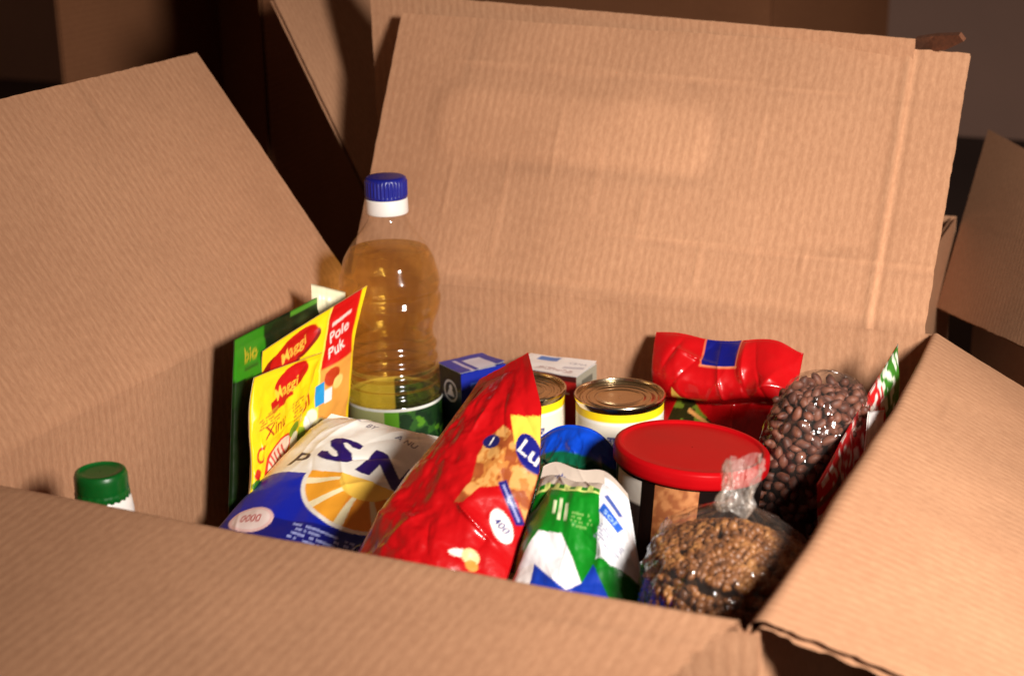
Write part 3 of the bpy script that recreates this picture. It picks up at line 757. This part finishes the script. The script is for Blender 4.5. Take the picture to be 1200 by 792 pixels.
y0 = bag('small_sachet', [(.036, .376, .224), (.060, .388, .216), (.056, .388, .09), (.034, .375, .09)], .005, pr_w, M_satin, nu=50, nv=70, seed=28, crumple=.001, backcol=lin(220, 200, 150), cf=2)
tag(y0, 'pale sachet corner showing between yellow sachet and oil bottle', 'sachet')

# --- sugar bag, white and blue with half sun
def pr_sugar(X, Y):
    p = Print(X, Y, lin(242, 236, 226))
    edge = 7.15 - .012 * (X - 7) ** 2
    p.put(Y < edge, lin(12, 34, 170)); p.put((Y < 2.6), lin(10, 22, 120))
    cx, cy = 9.5, 7.5
    r = np.hypot(p.X - cx, (p.Y - cy)); ang = np.degrees(np.arctan2(p.Y - cy, p.X - cx))
    inb = (p.Y < edge + .35)
    p.put((r < 4.9) & inb, lin(240, 232, 220)); p.put((r < 4.6) & inb, lin(246, 168, 50))
    ray = (np.abs(((ang + 180) % 33) - 15) < 4.2)
    p.put((r < 4.6) & (r > 2.1) & ray & inb, lin(250, 236, 190)); p.put((r < 2.1) & inb, lin(252, 204, 84))
    p.put((r >= 2.1) & (r < 4.6) & ~ray & inb & (p.X > cx - .8), lin(240, 150, 44))
    p.text('P', 3.1, 8.5, 2.3, lin(60, 50, 70), -12, 1.25); [(p.text('S', 6.0 + k, 9.8, 3.8, lin(40, 20, 96), -8, 1.55), p.text('N', 10.5 + k, 8.9, 3.9, lin(40, 20, 96), -14, 1.5)) for k in (-.27, -.14, 0, .14, .27)]
    p.text('BY', 6.8, 13.7, .9, lin(90, 84, 110), -10); p.text('A NU', 10.6, 12.9, .9, lin(90, 84, 110), -14)
    p.small(8.5, 1.6, 5.5, 1.2, 4, lin(150, 160, 220), -8); p.small(4.2, 14.6, 2.6, .9, 3, lin(150, 144, 160), -8, 3); p.ell(2.7, 2.4, 1.7, 1.0, lin(240, 200, 196)); p.ell(2.7, 2.4, 1.45, .8, lin(246, 226, 220)); p.text('0000', 2.7, 2.4, .8, lin(190, 60, 60))
    return p.C
sg = bag('sugar_bag', [(.084, .315, .142), (.178, .338, .125), (.225, .170, .080), (.042, .190, .075)], .055, pr_sugar, M_satin, nu=170, nv=190, seed=31, crumple=.0028, seal=(.02, .04), cf=5, p=3.2, backcol=lin(12, 34, 170), back=1.6, fine=.15)
tag(sg, 'white and blue bag with orange half sun and purple letters lying at left front', 'bag')

# --- big red snack bag
def pr_red(X, Y):
    vn = VN(8)
    p = Print(X, Y, RED)
    pic = [(7.0, 18.8), (7.5, 20.5), (7.2, 22.6), (7.3, 24.0), (8.2, 25.2), (9.4, 24.6), (11.2, 22.6), (11.2, 19.4), (10.4, 20.6), (9.2, 21.0), (8.2, 20.4), (7.6, 19.0)]
    p.poly(pic, TAN)
    inpic = (np.abs(p.C - TAN).sum(1) < 1e-6)
    g = vn.fbm(X * 1.6, Y * 1.3, 3)
    p.put(inpic & (g > .1), lin(206, 150, 84)); p.put(inpic & (g < -.08), lin(150, 74, 36))
    p.poly([(8.7, 25.9), (11.2, 26.4), (11.2, 24.0), (9.4, 24.0)], lin(246, 196, 70))
    p.ell(10.4, 23.8, .85, 1.25, lin(24, 26, 116), 24); p.text('Lu', 10.4, 23.8, 1.5, WHITE, -24)
    p.ell(7.75, 23.8, .62, .55, lin(30, 30, 90), 35); p.text('l', 7.75, 23.8, .9, WHITE, -10)
    p.rect(10.1, 20.3, .55, 2.6, lin(24, 26, 110), 38); p.rect(10.1, 20.3, .14, 2.2, lin(150, 150, 200), 38)
    p.ell(10.0, 18.6, .62, 1.05, WHITE, 30); p.text('400', 10.0, 18.6, .7, lin(40, 36, 120), -30)
    p.ell(8.3, 15.7, .55, .28, lin(240, 226, 214), 20); p.ell(9.0, 15.8, .5, .5, lin(236, 196, 140)); p.ell(9.2, 15.3, .35, .35, lin(220, 140, 60))
    return p.C
def out_red(U, V_):
    # narrow pinched top, full base, right side bulging
    l = np.interp(V_, [0, .45, .55, .9, 1], [1.0, 1.0, .93, .50, .38]); r = np.interp(V_, [0, .45, .6, .75, .88, 1], [1, 1.03, 1.0, .98, .76, .34])
    return .5 + (U - .5) * np.where(U < .5, l, r), V_
rb = bag('snack_bag', [(.1990, .269, .218), (.3084, .255, .218), (.3067, .013, .030), (.1973, .027, .030)], .055, pr_red, M_gloss, nu=180, nv=280, seed=48, crumple=.0050, cf=7, seal=(.03, .025), p=2.0, q=1.0, backcol=RED,
         outline=out_red, bend=lambda U, V_: np.stack([0 * U, .05 * smooth(.45, 0, V_), (U - .5) * .026 * smooth(.6, 1, V_)], -1), fold=.004, fine=.26)
tag(rb, 'big glossy red snack bag with pastry picture standing in the middle', 'bag')

def droop0(k, a=2.0):
    return lambda U, V_: (U, V_ * (1 - k * np.abs(2 * U - 1) ** a) + .012 * np.sin(U * 9 + 1) * V_)
# --- green, white and blue pack
def pr_rice(X, Y):
    p = Print(X, Y, lin(12, 122, 26)); vn = VN(14)
    p.put(Y > 19.2, lin(190, 174, 160)); [p.rect(2.2, 20.2, .18, .9, lin(60, 70, 130), k) for k in (0, 60, 120)]
    e = 19.05 + .22 * np.sign(np.sin(X * 5.5))
    p.put((Y > 18.6) & (Y < e), lin(206, 214, 120))
    p.put((X > 6.9 - .10 * np.maximum(0, 16.5 - Y) * 2) & (Y < 20.9) & (Y > 13.9 + .2 * np.sin(X * 3)), lin(226, 226, 230))
    p.rect(8.0, 18.6, 1.4, .5, lin(60, 90, 170), -30); p.rect(7.8, 17.3, 1.7, .95, lin(40, 90, 190), -30); p.text('sol', 7.8, 17.3, .9, lin(150, 180, 220), -30)
    p.small(7.5, 15.5, 1.9, 1.4, 6, lin(130, 130, 155), -30); p.small(5.4, 16.4, 1.8, 1.2, 4, lin(110, 160, 80), -6, 5)
    for i, hh in enumerate((1.0, 1.6, 1.3)): p.rect(2.9 + i * .55, 17.2 - .1 * i, .3, hh, lin(206, 214, 170))
    p.poly([(.4, 12.2), (1.9, 15.2), (3.8, 15.4), (4.7, 13.9), (5.4, 12.2), (4.4, 11.6), (2.0, 12.9)], lin(226, 220, 222)); p.poly([(-1, 11), (.5, 12.4), (2.0, 12.9), (2.6, 10.4), (-1, 9)], lin(220, 210, 206))
    p.poly([(2.0, 12.9), (4.4, 11.6), (5.4, 12.2), (6.2, 13.6), (6.9, 12.6), (9, 11.4), (9, 6), (1.6, 6)], lin(20, 54, 160))
    p.poly([(6.4, 13.2), (7.4, 13.8), (9.6, 14.2), (9.6, 10.0), (7.4, 11.2)], lin(10, 104, 24))
    return p.C
rc = bag('rice_pack', [(.302, .217, .176), (.360, .210, .172), (.446, .062, .040), (.318, .056, .040)], .050, pr_rice, M_satin, nu=140, nv=230, seed=52, crumple=.0040, cf=7, outline=droop0(.045, 3), seal=(.02, .05), p=3.6, q=.45, backcol=lin(12, 122, 26), fine=.2)
tag(rc, 'green and white printed pack with blue patches in front of the red lid tub', 'pack')

def droop(k, a=2.0):
    return lambda U, V_: (U, V_ * (1 - k * np.abs(2 * U - 1) ** a))
# --- blue pouch
def pr_blue(X, Y):
    p = Print(X, Y, lin(8, 66, 190)); p.put(Y < 12.6, lin(8, 90, 60)); p.put(Y < 11.9, lin(20, 60, 30)); return p.C
bp_ = bag('blue_pouch', [(.254, .318, .158), (.314, .318, .160), (.324, .300, .02), (.256, .290, .02)], .050, pr_blue, M_gloss, nu=110, nv=150, seed=61, crumple=.0060, cf=6, outline=droop(.11, 2.4), seal=(.02, .01), p=2.2, backcol=lin(10, 74, 190), fold=.004)
tag(bp_, 'crumpled bright blue pouch tucked behind the green and white pack', 'pouch')

# --- red crumpled bag at the back
def pr_redb(X, Y):
    p = Print(X, Y, RED); vn = VN(19)
    p.rect(5.8, 14.0, 2.9, 1.7, lin(16, 20, 110)); p.rect(5.8, 13.1, 3.3, .12, lin(216, 130, 90)); p.rect(4.28, 14.0, .1, 2.0, lin(216, 130, 90)); p.rect(7.32, 14.0, .1, 2.0, lin(216, 130, 90))
    p.poly([(1.6, 9.0), (2.2, 10.2), (3.4, 9.0), (6.5, 7.8), (9.5, 7.2), (9.5, 4), (1.6, 4)], lin(110, 130, 40))
    g = vn.fbm(X * 1.2, Y * 1.2, 2)
    p.put((np.abs(p.C - np.array(lin(110, 130, 40))).sum(1) < 1e-6) & (g < -.05), lin(40, 40, 16))
    p.poly([(1.6, 9.2), (2.0, 11.0), (2.8, 9.8), (2.4, 9.2)], lin(240, 200, 90)); p.put((abs(Y - 7.6 - .25 * (7 - X)) < .13) & (X > 3), lin(226, 160, 90))
    return p.C
def fold_back(U, V_):
    # upper half is a roll against the wall, lower half sags forward
    k = smooth(.62, .36, V_)
    roll = .016 * np.sin(np.clip((V_ - .62) / .38, 0, 1) * math.pi)
    y = -.036 * k - roll + .012 * np.exp(-((V_ - .63 - .10 * (U - .3)) / .035) ** 2)
    z = .006 * np.exp(-((V_ - .5) / .1) ** 2) * np.sin(U * 7)
    return np.stack([0 * U, y, z], -1)
rk = bag('foil_bag', [(.290, .484, .180), (.407, .484, .185), (.428, .450, .040), (.300, .446, .040)], .030, pr_redb, M_gloss, nu=160, nv=180, seed=73, crumple=.0046, cf=7, seal=(.03, .0), bend=fold_back, outline=lambda U, V_: (U + .03 * np.sin(V_ * 7) * (U - .5), V_ * (1 - .05 * smooth(.75, 1.0, U) ** 2 - .018 * smooth(.12, .4, U) * smooth(.8, .5, U)) + .005 * np.sin(U * 11) * V_), backcol=RED, fold=.003, fine=.15, back=.5)
tag(rk, 'crumpled shiny red bag with blue patch against the back wall', 'bag')

# --- tub with red lid
tub = empty('tub', (0.371, 0.273, 0.010), (math.radians(-3), math.radians(4), 0))
tag(tub, 'dark round tub with a wide red plastic lid', 'tub')
M_rlid = plain('red_lid_plastic', (0.40, 0.003, 0.005), 0.34, nscale=25, var=0.14, spec=0.05)
lathe('lid', [(.0515, .150), (.0525, .151), (.0528, .157), (.0522, .1605), (.0500, .1622), (.0480, .1620), (.0465, .1605), (.0450, .1602), (.020, .1606), (.0005, .1607)], M_rlid, tub, 120, sub=3)
M_tub = plain('dark_tub_plastic', lin(26, 16, 14), 0.3)
tub_b = lathe('tub_body', [(.0005, 0), (.043, 0), (.0445, .002), (.0495, .149), (.0510, .1515)], M_tub, tub, 96, sub=4)
def tub_label(name, a0, a1, z0, z1, fn, rough):
    n1, n2 = 40, 40
    A, Z = np.meshgrid(np.radians(np.linspace(a0, a1, n1)), np.linspace(z0, z1, n2), indexing='ij')
    R = .0445 + (Z - .002) / .147 * .005 + .0006
    V = np.stack([R * np.cos(A), R * np.sin(A), Z], -1).reshape(-1, 3)
    X = (A * 4.8).ravel(); Y = (Z * 100).ravel()
    return mesh_obj(name, V, grid_faces(n1, n2), rough, tub_b, colr=eval_print(fn, X, Y, .1, .1))
def lab_tan(X, Y):
    vn = VN(4); p = Print(X, Y, lin(172, 108, 64)); g = vn.fbm(X * 2.5, Y * 2.5, 3); p.put(g > .1, lin(186, 122, 76)); p.put(g < -.12, lin(150, 86, 50)); return p.C
def lab_white(X, Y):
    p = Print(X, Y, lin(210, 200, 190)); p.put(Y < 13.0, lin(40, 30, 28)); return p.C
tub_label('paper_label', -100, -66, .085, .1485, lab_tan, M_paper)
tub_label('side_label', -145, -112, .06, .1475, lab_white, M_paper)

# --- clear bags of pulses
M_film = film('clear_plastic_film', (0.985, 0.97, 0.95), 0.018, 0.9, 0.11, 48, 0.005, 1.55)
M_film_knot = film('gathered_plastic_film', (0.95, 0.92, 0.88), 0.13, 0.9, 0.22, 70, 0.004, 1.4)

def pulse_material(name, c0, c1, c2, rough=.45):
    m, nt, out = new_mat(name)
    b = pbsdf(nt, out, Roughness=rough)
    a = N(nt, 'ShaderNodeAttribute', attribute_name='print')
    tc = nt.nodes.new('ShaderNodeTexCoord'); n1 = N(nt, 'ShaderNodeTexNoise', Scale=90.0, Detail=3.0); nt.links.new(tc.outputs['Object'], n1.inputs['Vector'])
    r = nt.nodes.new('ShaderNodeValToRGB'); nt.links.new(n1.outputs[0], r.inputs[0])
    r.color_ramp.elements[0].position = .3; r.color_ramp.elements[0].color = (*c0, 1); r.color_ramp.elements[1].position = .72; r.color_ramp.elements[1].color = (*c2, 1)
    e = r.color_ramp.elements.new(.5); e.color = (*c1, 1)
    nt.links.new(r.outputs[0], b.inputs['Base Color'])
    return m

def small_ellipsoid(nu=8, nv=5, bean=0.0):
    V = [(0, 0, -1)]
    for j in range(1, nv):
        th = math.pi * j / nv - math.pi / 2
        for i in range(nu):
            ph = 2 * math.pi * i / nu
            V.append((math.cos(th) * math.cos(ph), math.cos(th) * math.sin(ph), math.sin(th)))
    V.append((0, 0, 1)); V = np.array(V)
    V[:, 1] += bean * (V[:, 0] ** 2 - .4)
    F = []
    for i in range(nu): F.append([0, 1 + (i + 1) % nu, 1 + i])
    for j in range(nv - 2):
        for i in range(nu): F.append([1 + j * nu + i, 1 + j * nu + (i + 1) % nu, 1 + (j + 1) * nu + (i + 1) % nu, 1 + (j + 1) * nu + i])
    b0 = 1 + (nv - 2) * nu; t = len(V) - 1
    for i in range(nu): F.append([b0 + i, b0 + (i + 1) % nu, t])
    return V, F

def rand_rot(rs, n):
    q = rs.randn(n, 4); q /= np.linalg.norm(q, axis=1, keepdims=True)
    w, x, y, z = q.T
    return np.stack([np.stack([1 - 2 * (y * y + z * z), 2 * (x * y - w * z), 2 * (x * z + w * y)], -1),
                     np.stack([2 * (x * y + w * z), 1 - 2 * (x * x + z * z), 2 * (y * z - w * x)], -1),
                     np.stack([2 * (x * z - w * y), 2 * (y * z + w * x), 1 - 2 * (x * x + y * y)], -1)], 1)

# lentil bag: a bag round at the bottom, gathered into a knot
lent = empty('pulse_bag', (0.4465, 0.122, 0.006), (math.radians(-6), math.radians(4), math.radians(20)))
tag(lent, 'clear knotted plastic bag of brown lentils by the front right corner', 'bag', 'clear plastic bags of pulses')
lent.scale = (1.02, 1.02, 1.09)
vq = VN(101); vq2 = VN(102)
def lent_shell(PH, Z, inset=0.0):
    kz = [0, .006, .02, .05, .10, .138, .154, .164, .170, .175, .178]
    kr = [.02, .040, .050, .055, .057, .053, .043, .028, .016, .0085, .0070]
    R = np.interp(Z, kz, kr)
    cx, sx = np.cos(PH), np.sin(PH)
    R = R * (1 + .10 * vq.fbm(cx * 1.3 + 5, sx * 1.3 + Z * 14, 2))
    return R - inset
def lent_film_r(PH, Z):
    R = lent_shell(PH, Z)
    g = smooth(.12, .17, Z)
    cx, sx = np.cos(PH), np.sin(PH)
    R = R * (1 + .16 * g * vq2(PH * 3.2 + Z * 6, Z * 22)) + .006 * g * (1 - smooth(.165, .175, Z)) * vq2.ridge(PH * 2.2, Z * 18, 2)
    R = R + .0022 * (vq2.ridge(cx * 4 + 7, sx * 4 + Z * 40, 2) - .7)
    return R
sq = np.array([0.95, 1.2, 1.0])
ph = np.linspace(0, 2 * math.pi, 181)[:-1]; zf = np.concatenate([np.linspace(0.0, .155, 80), np.linspace(.157, .178, 16)])
PH, ZF = np.meshgrid(ph, zf, indexing='ij'); RF = lent_film_r(np.where(PH > math.pi, PH, PH), ZF)
# close the seam of the angular noise
bl = smooth(2 * math.pi - .7, 2 * math.pi, PH); RF = RF * (1 - bl) + lent_film_r(PH - 2 * math.pi, ZF) * bl
V = np.stack([RF * np.cos(PH) * sq[0], RF * np.sin(PH) * sq[1], ZF], -1)
mesh_obj('bag_film', V.reshape(-1, 3), grid_faces(len(ph), len(zf), wrap_u=True), M_film, lent)
# knot and frilled tail
zk = np.linspace(.172, .200, 40); PK, ZK = np.meshgrid(ph, zk, indexing='ij')
RK = np.interp(ZK, [.172, .175, .179, .183, .188, .194, .200], [.0062, .0080, .0086, .0060, .0072, .0088, .0078])
bump_ = lambda P: .0035 * vq2.ridge(P * 2.4 + ZK * 25, ZK * 55, 2) + .003 * vq(P * 1.6, ZK * 90)
RK = RK + bump_(PK) * (1 - smooth(2 * math.pi - .7, 2 * math.pi, PK)) + bump_(PK - 2 * math.pi) * smooth(2 * math.pi - .7, 2 * math.pi, PK)
V = np.stack([RK * np.cos(PK) + (ZK - .172) * .12 - .002, RK * np.sin(PK) * .8, ZK + .003 * np.sin(PK * 2)], -1)
mesh_obj('knot', V.reshape(-1, 3), grid_faces(len(ph), len(zk), wrap_u=True), M_film_knot, lent)
rs = np.random.RandomState(9)
M_lent = pulse_material('lentils', lin(78, 44, 22), lin(126, 78, 40), lin(172, 120, 68))
sv, sf = small_ellipsoid(7, 4); sf_tri = sf
nL = 5200
pz = rs.rand(nL) * .138 + .004; pp = rs.rand(nL) * 2 * math.pi
top = rs.rand(nL) < .25; rad = lent_shell(pp, pz, .004) - rs.rand(nL) * .004
tz = .146 + .02 * rs.rand(nL); rt = np.sqrt(rs.rand(nL)) * .046
rad = np.where(top, rt, rad); zc = np.where(top, np.minimum(tz, .166 - rt * .42), pz)
ctr = np.stack([rad * np.cos(pp) * sq[0], rad * np.sin(pp) * sq[1], zc], -1)
Rm = rand_rot(rs, nL); sz = (0.0031 + .0008 * rs.rand(nL))[:, None]
loc_ = sv[None] * np.stack([sz[:, 0], sz[:, 0] * .85, sz[:, 0] * .55], -1)[:, None, :]
VV = np.einsum('nij,nkj->nki', Rm, loc_) + ctr[:, None, :]
FF = []
for k in range(nL):
    o_ = k * len(sv)
    for f_ in sf: FF.append([i + o_ for i in f_])
lo_ = mesh_obj('lentils', VV.reshape(-1, 3), FF, M_lent, lent); lo_['kind'] = 'stuff'
zc_ = np.linspace(.004, .138, 24); pc = [(0.0005, .004)] + [(float(np.interp(z, [0, .006, .02, .05, .10, .138], [.02, .040, .050, .056, .057, .050])) - .0085, z) for z in zc_] + [(.0005, .152)]
core = lathe('lentil_mass', pc, M_lent, lent, 40); core['kind'] = 'stuff'

# bean bag: a flat-sided clear bag standing against the right wall
beanb = empty('pulse_bag', (0.437, 0.338, 0.006), (math.radians(-4), math.radians(5), math.radians(-14)))
tag(beanb, 'clear plastic bag of dark brown beans standing against the right wall', 'bag', 'clear plastic bags of pulses')
ax, ay, hz = .036, .050, .208
def bean_r(PH, Z):
    t = Z / hz
    k = np.interp(t, [0, .03, .12, .4, .7, .86, .95, .985, 1.0], [.45, .8, .97, 1.0, .97, .84, .6, .3, .01])
    n = (np.abs(np.cos(PH)) ** 2.6 + np.abs(np.sin(PH)) ** 2.6) ** (-1 / 2.6)
    return k * n
zb = np.linspace(0, hz, 90); PB, ZB = np.meshgrid(ph, zb, indexing='ij'); KB = bean_r(PB, ZB)
cx, sx = np.cos(PB), np.sin(PB)
wr = .0028 * (vq.ridge(cx * 3 + 2, sx * 3 + ZB * 28, 3) - .9) + .004 * vq2.fbm(cx * 1.5 + 3, sx * 1.5 + ZB * 10, 2)
V = np.stack([(KB * ax + wr) * cx, (KB * ay + wr) * sx, ZB], -1)
mesh_obj('bag_film', V.reshape(-1, 3), grid_faces(len(ph), len(zb), wrap_u=True), M_film, beanb)
M_bean = pulse_material('brown_beans', lin(54, 24, 16), lin(92, 48, 34), lin(126, 76, 56), .6)
bv, bf = small_ellipsoid(8, 5, .35)
bm = bpy.data.meshes.new('bean'); bm.from_pydata((bv * np.array([.0055, .0034, .0030])).tolist(), [], bf); bm.polygons.foreach_set('use_smooth', [True] * len(bm.polygons)); bm.materials.append(M_bean)
pos, nor = [], []
tries = 0
while len(pos) < 1150 and tries < 12000:
    tries += 1
    if rs.rand() < .18:
        p0 = rs.rand() * 2 * math.pi; r0 = math.sqrt(rs.rand()) * .8; c = np.array([r0 * ax * math.cos(p0), r0 * ay * math.sin(p0), hz * (.93 - .06 * r0)])
    else:
        p0 = rs.rand() * 2 * math.pi; z0 = rs.rand() * hz * .9 + .006; k = float(bean_r(np.array(p0), np.array(z0)))
        c = np.array([(k * ax - .0055) * math.cos(p0), (k * ay - .0055) * math.sin(p0), z0])
    if not len(pos) or ((np.array(pos) - c) ** 2).sum(1).min() > .0060 ** 2: pos.append(c)
pos = np.array(pos); Rm = rand_rot(rs, len(pos))
Mw = (Matrix.LocRotScale(beanb.location, beanb.rotation_euler, None))
pw = np.array([(Mw @ Vector(p_)) for p_ in pos])
cd = np.linalg.norm(pw - np.array(CAM), axis=1)
order = np.argsort(cd)
near, rest = order[:290], order[290:]
for k in near:
    o = bpy.data.objects.new('bean', bm); col.objects.link(o); o.parent = beanb
    o.matrix_local = Matrix.Translation(Vector(pos[k])) @ Matrix(Rm[k].tolist()).to_4x4() @ Matrix.Diagonal((*(.85 + .35 * rs.rand(3)), 1))
loc_ = bv * np.array([.0055, .0034, .0030])
VV = np.einsum('nij,kj->nki', Rm[rest], loc_) + pos[rest][:, None, :]
FF = [[i + k * len(bv) for i in f_] for k in range(len(rest)) for f_ in bf]
bo = mesh_obj('beans', VV.reshape(-1, 3), FF, M_bean, beanb); bo['kind'] = 'stuff'
KC = lambda z: float(np.interp(z / hz, [0, .03, .12, .4, .7, .86, .95], [.45, .8, .97, 1.0, .97, .84, .6]))
core = lathe('bean_mass', [(.0005, .006)] + [(KC(z) - .24, z) for z in np.linspace(.006, hz * .88, 16)] + [(.0005, hz * .9)], M_bean, beanb, 32)
core.data.transform(Matrix.Diagonal((ax, ay, 1, 1))); core['kind'] = 'stuff'

# --- striped pouch along the right wall
def pr_str(X, Y):
    vn = VN(33)
    p = Print(X, Y, lin(150, 14, 16))
    p.put((Y > 12.5), lin(206, 30, 34)); p.put((vn(X * 2.2, Y * 2.2) > .16) & (Y > 12.5), lin(240, 230, 220))
    p.put((X > 15.5) & (Y > 11), lin(60, 130, 40)); p.put((X > 15.5) & (Y > 11) & (vn(X * 2, Y * 2) > .1), lin(230, 235, 215))
    p.ell(6, 9.5, 2.2, 2.0, lin(200, 20, 20)); p.put((X < 4) & (np.sin(Y * 3.2) > .3), lin(120, 90, 70)); p.put((X < 3) & (np.sin(Y * 3.2 + 1) > .6), lin(190, 40, 36))
    p.ell(10, 12.2, .8, .7, lin(240, 210, 120))
    return p.C
sp = bag('striped_pouch', [(.476, .245, .172), (.487, .445, .205), (.492, .440, .03), (.488, .230, .03)], .010, pr_str, M_gloss, nu=130, nv=130, seed=81, crumple=.0025, cf=4, seal=(.04, .03), backcol=lin(150, 14, 16))
tag(sp, 'red pouch with white dots and green end standing along the right wall', 'pouch')
def pr_wh(X, Y): return Print(X, Y, lin(240, 232, 230)).C
WPQ = [(.4915, .322, .196), (.4915, .382, .176), (.4915, .330, .120), (.4915, .300, .120)]
wt = bag('white_packet', WPQ, .004, pr_wh, M_satin, nu=40, nv=50, seed=85, crumple=.001, backcol=WHITE)
tag(wt, 'small white packet corner poking up by the right wall', 'packet')
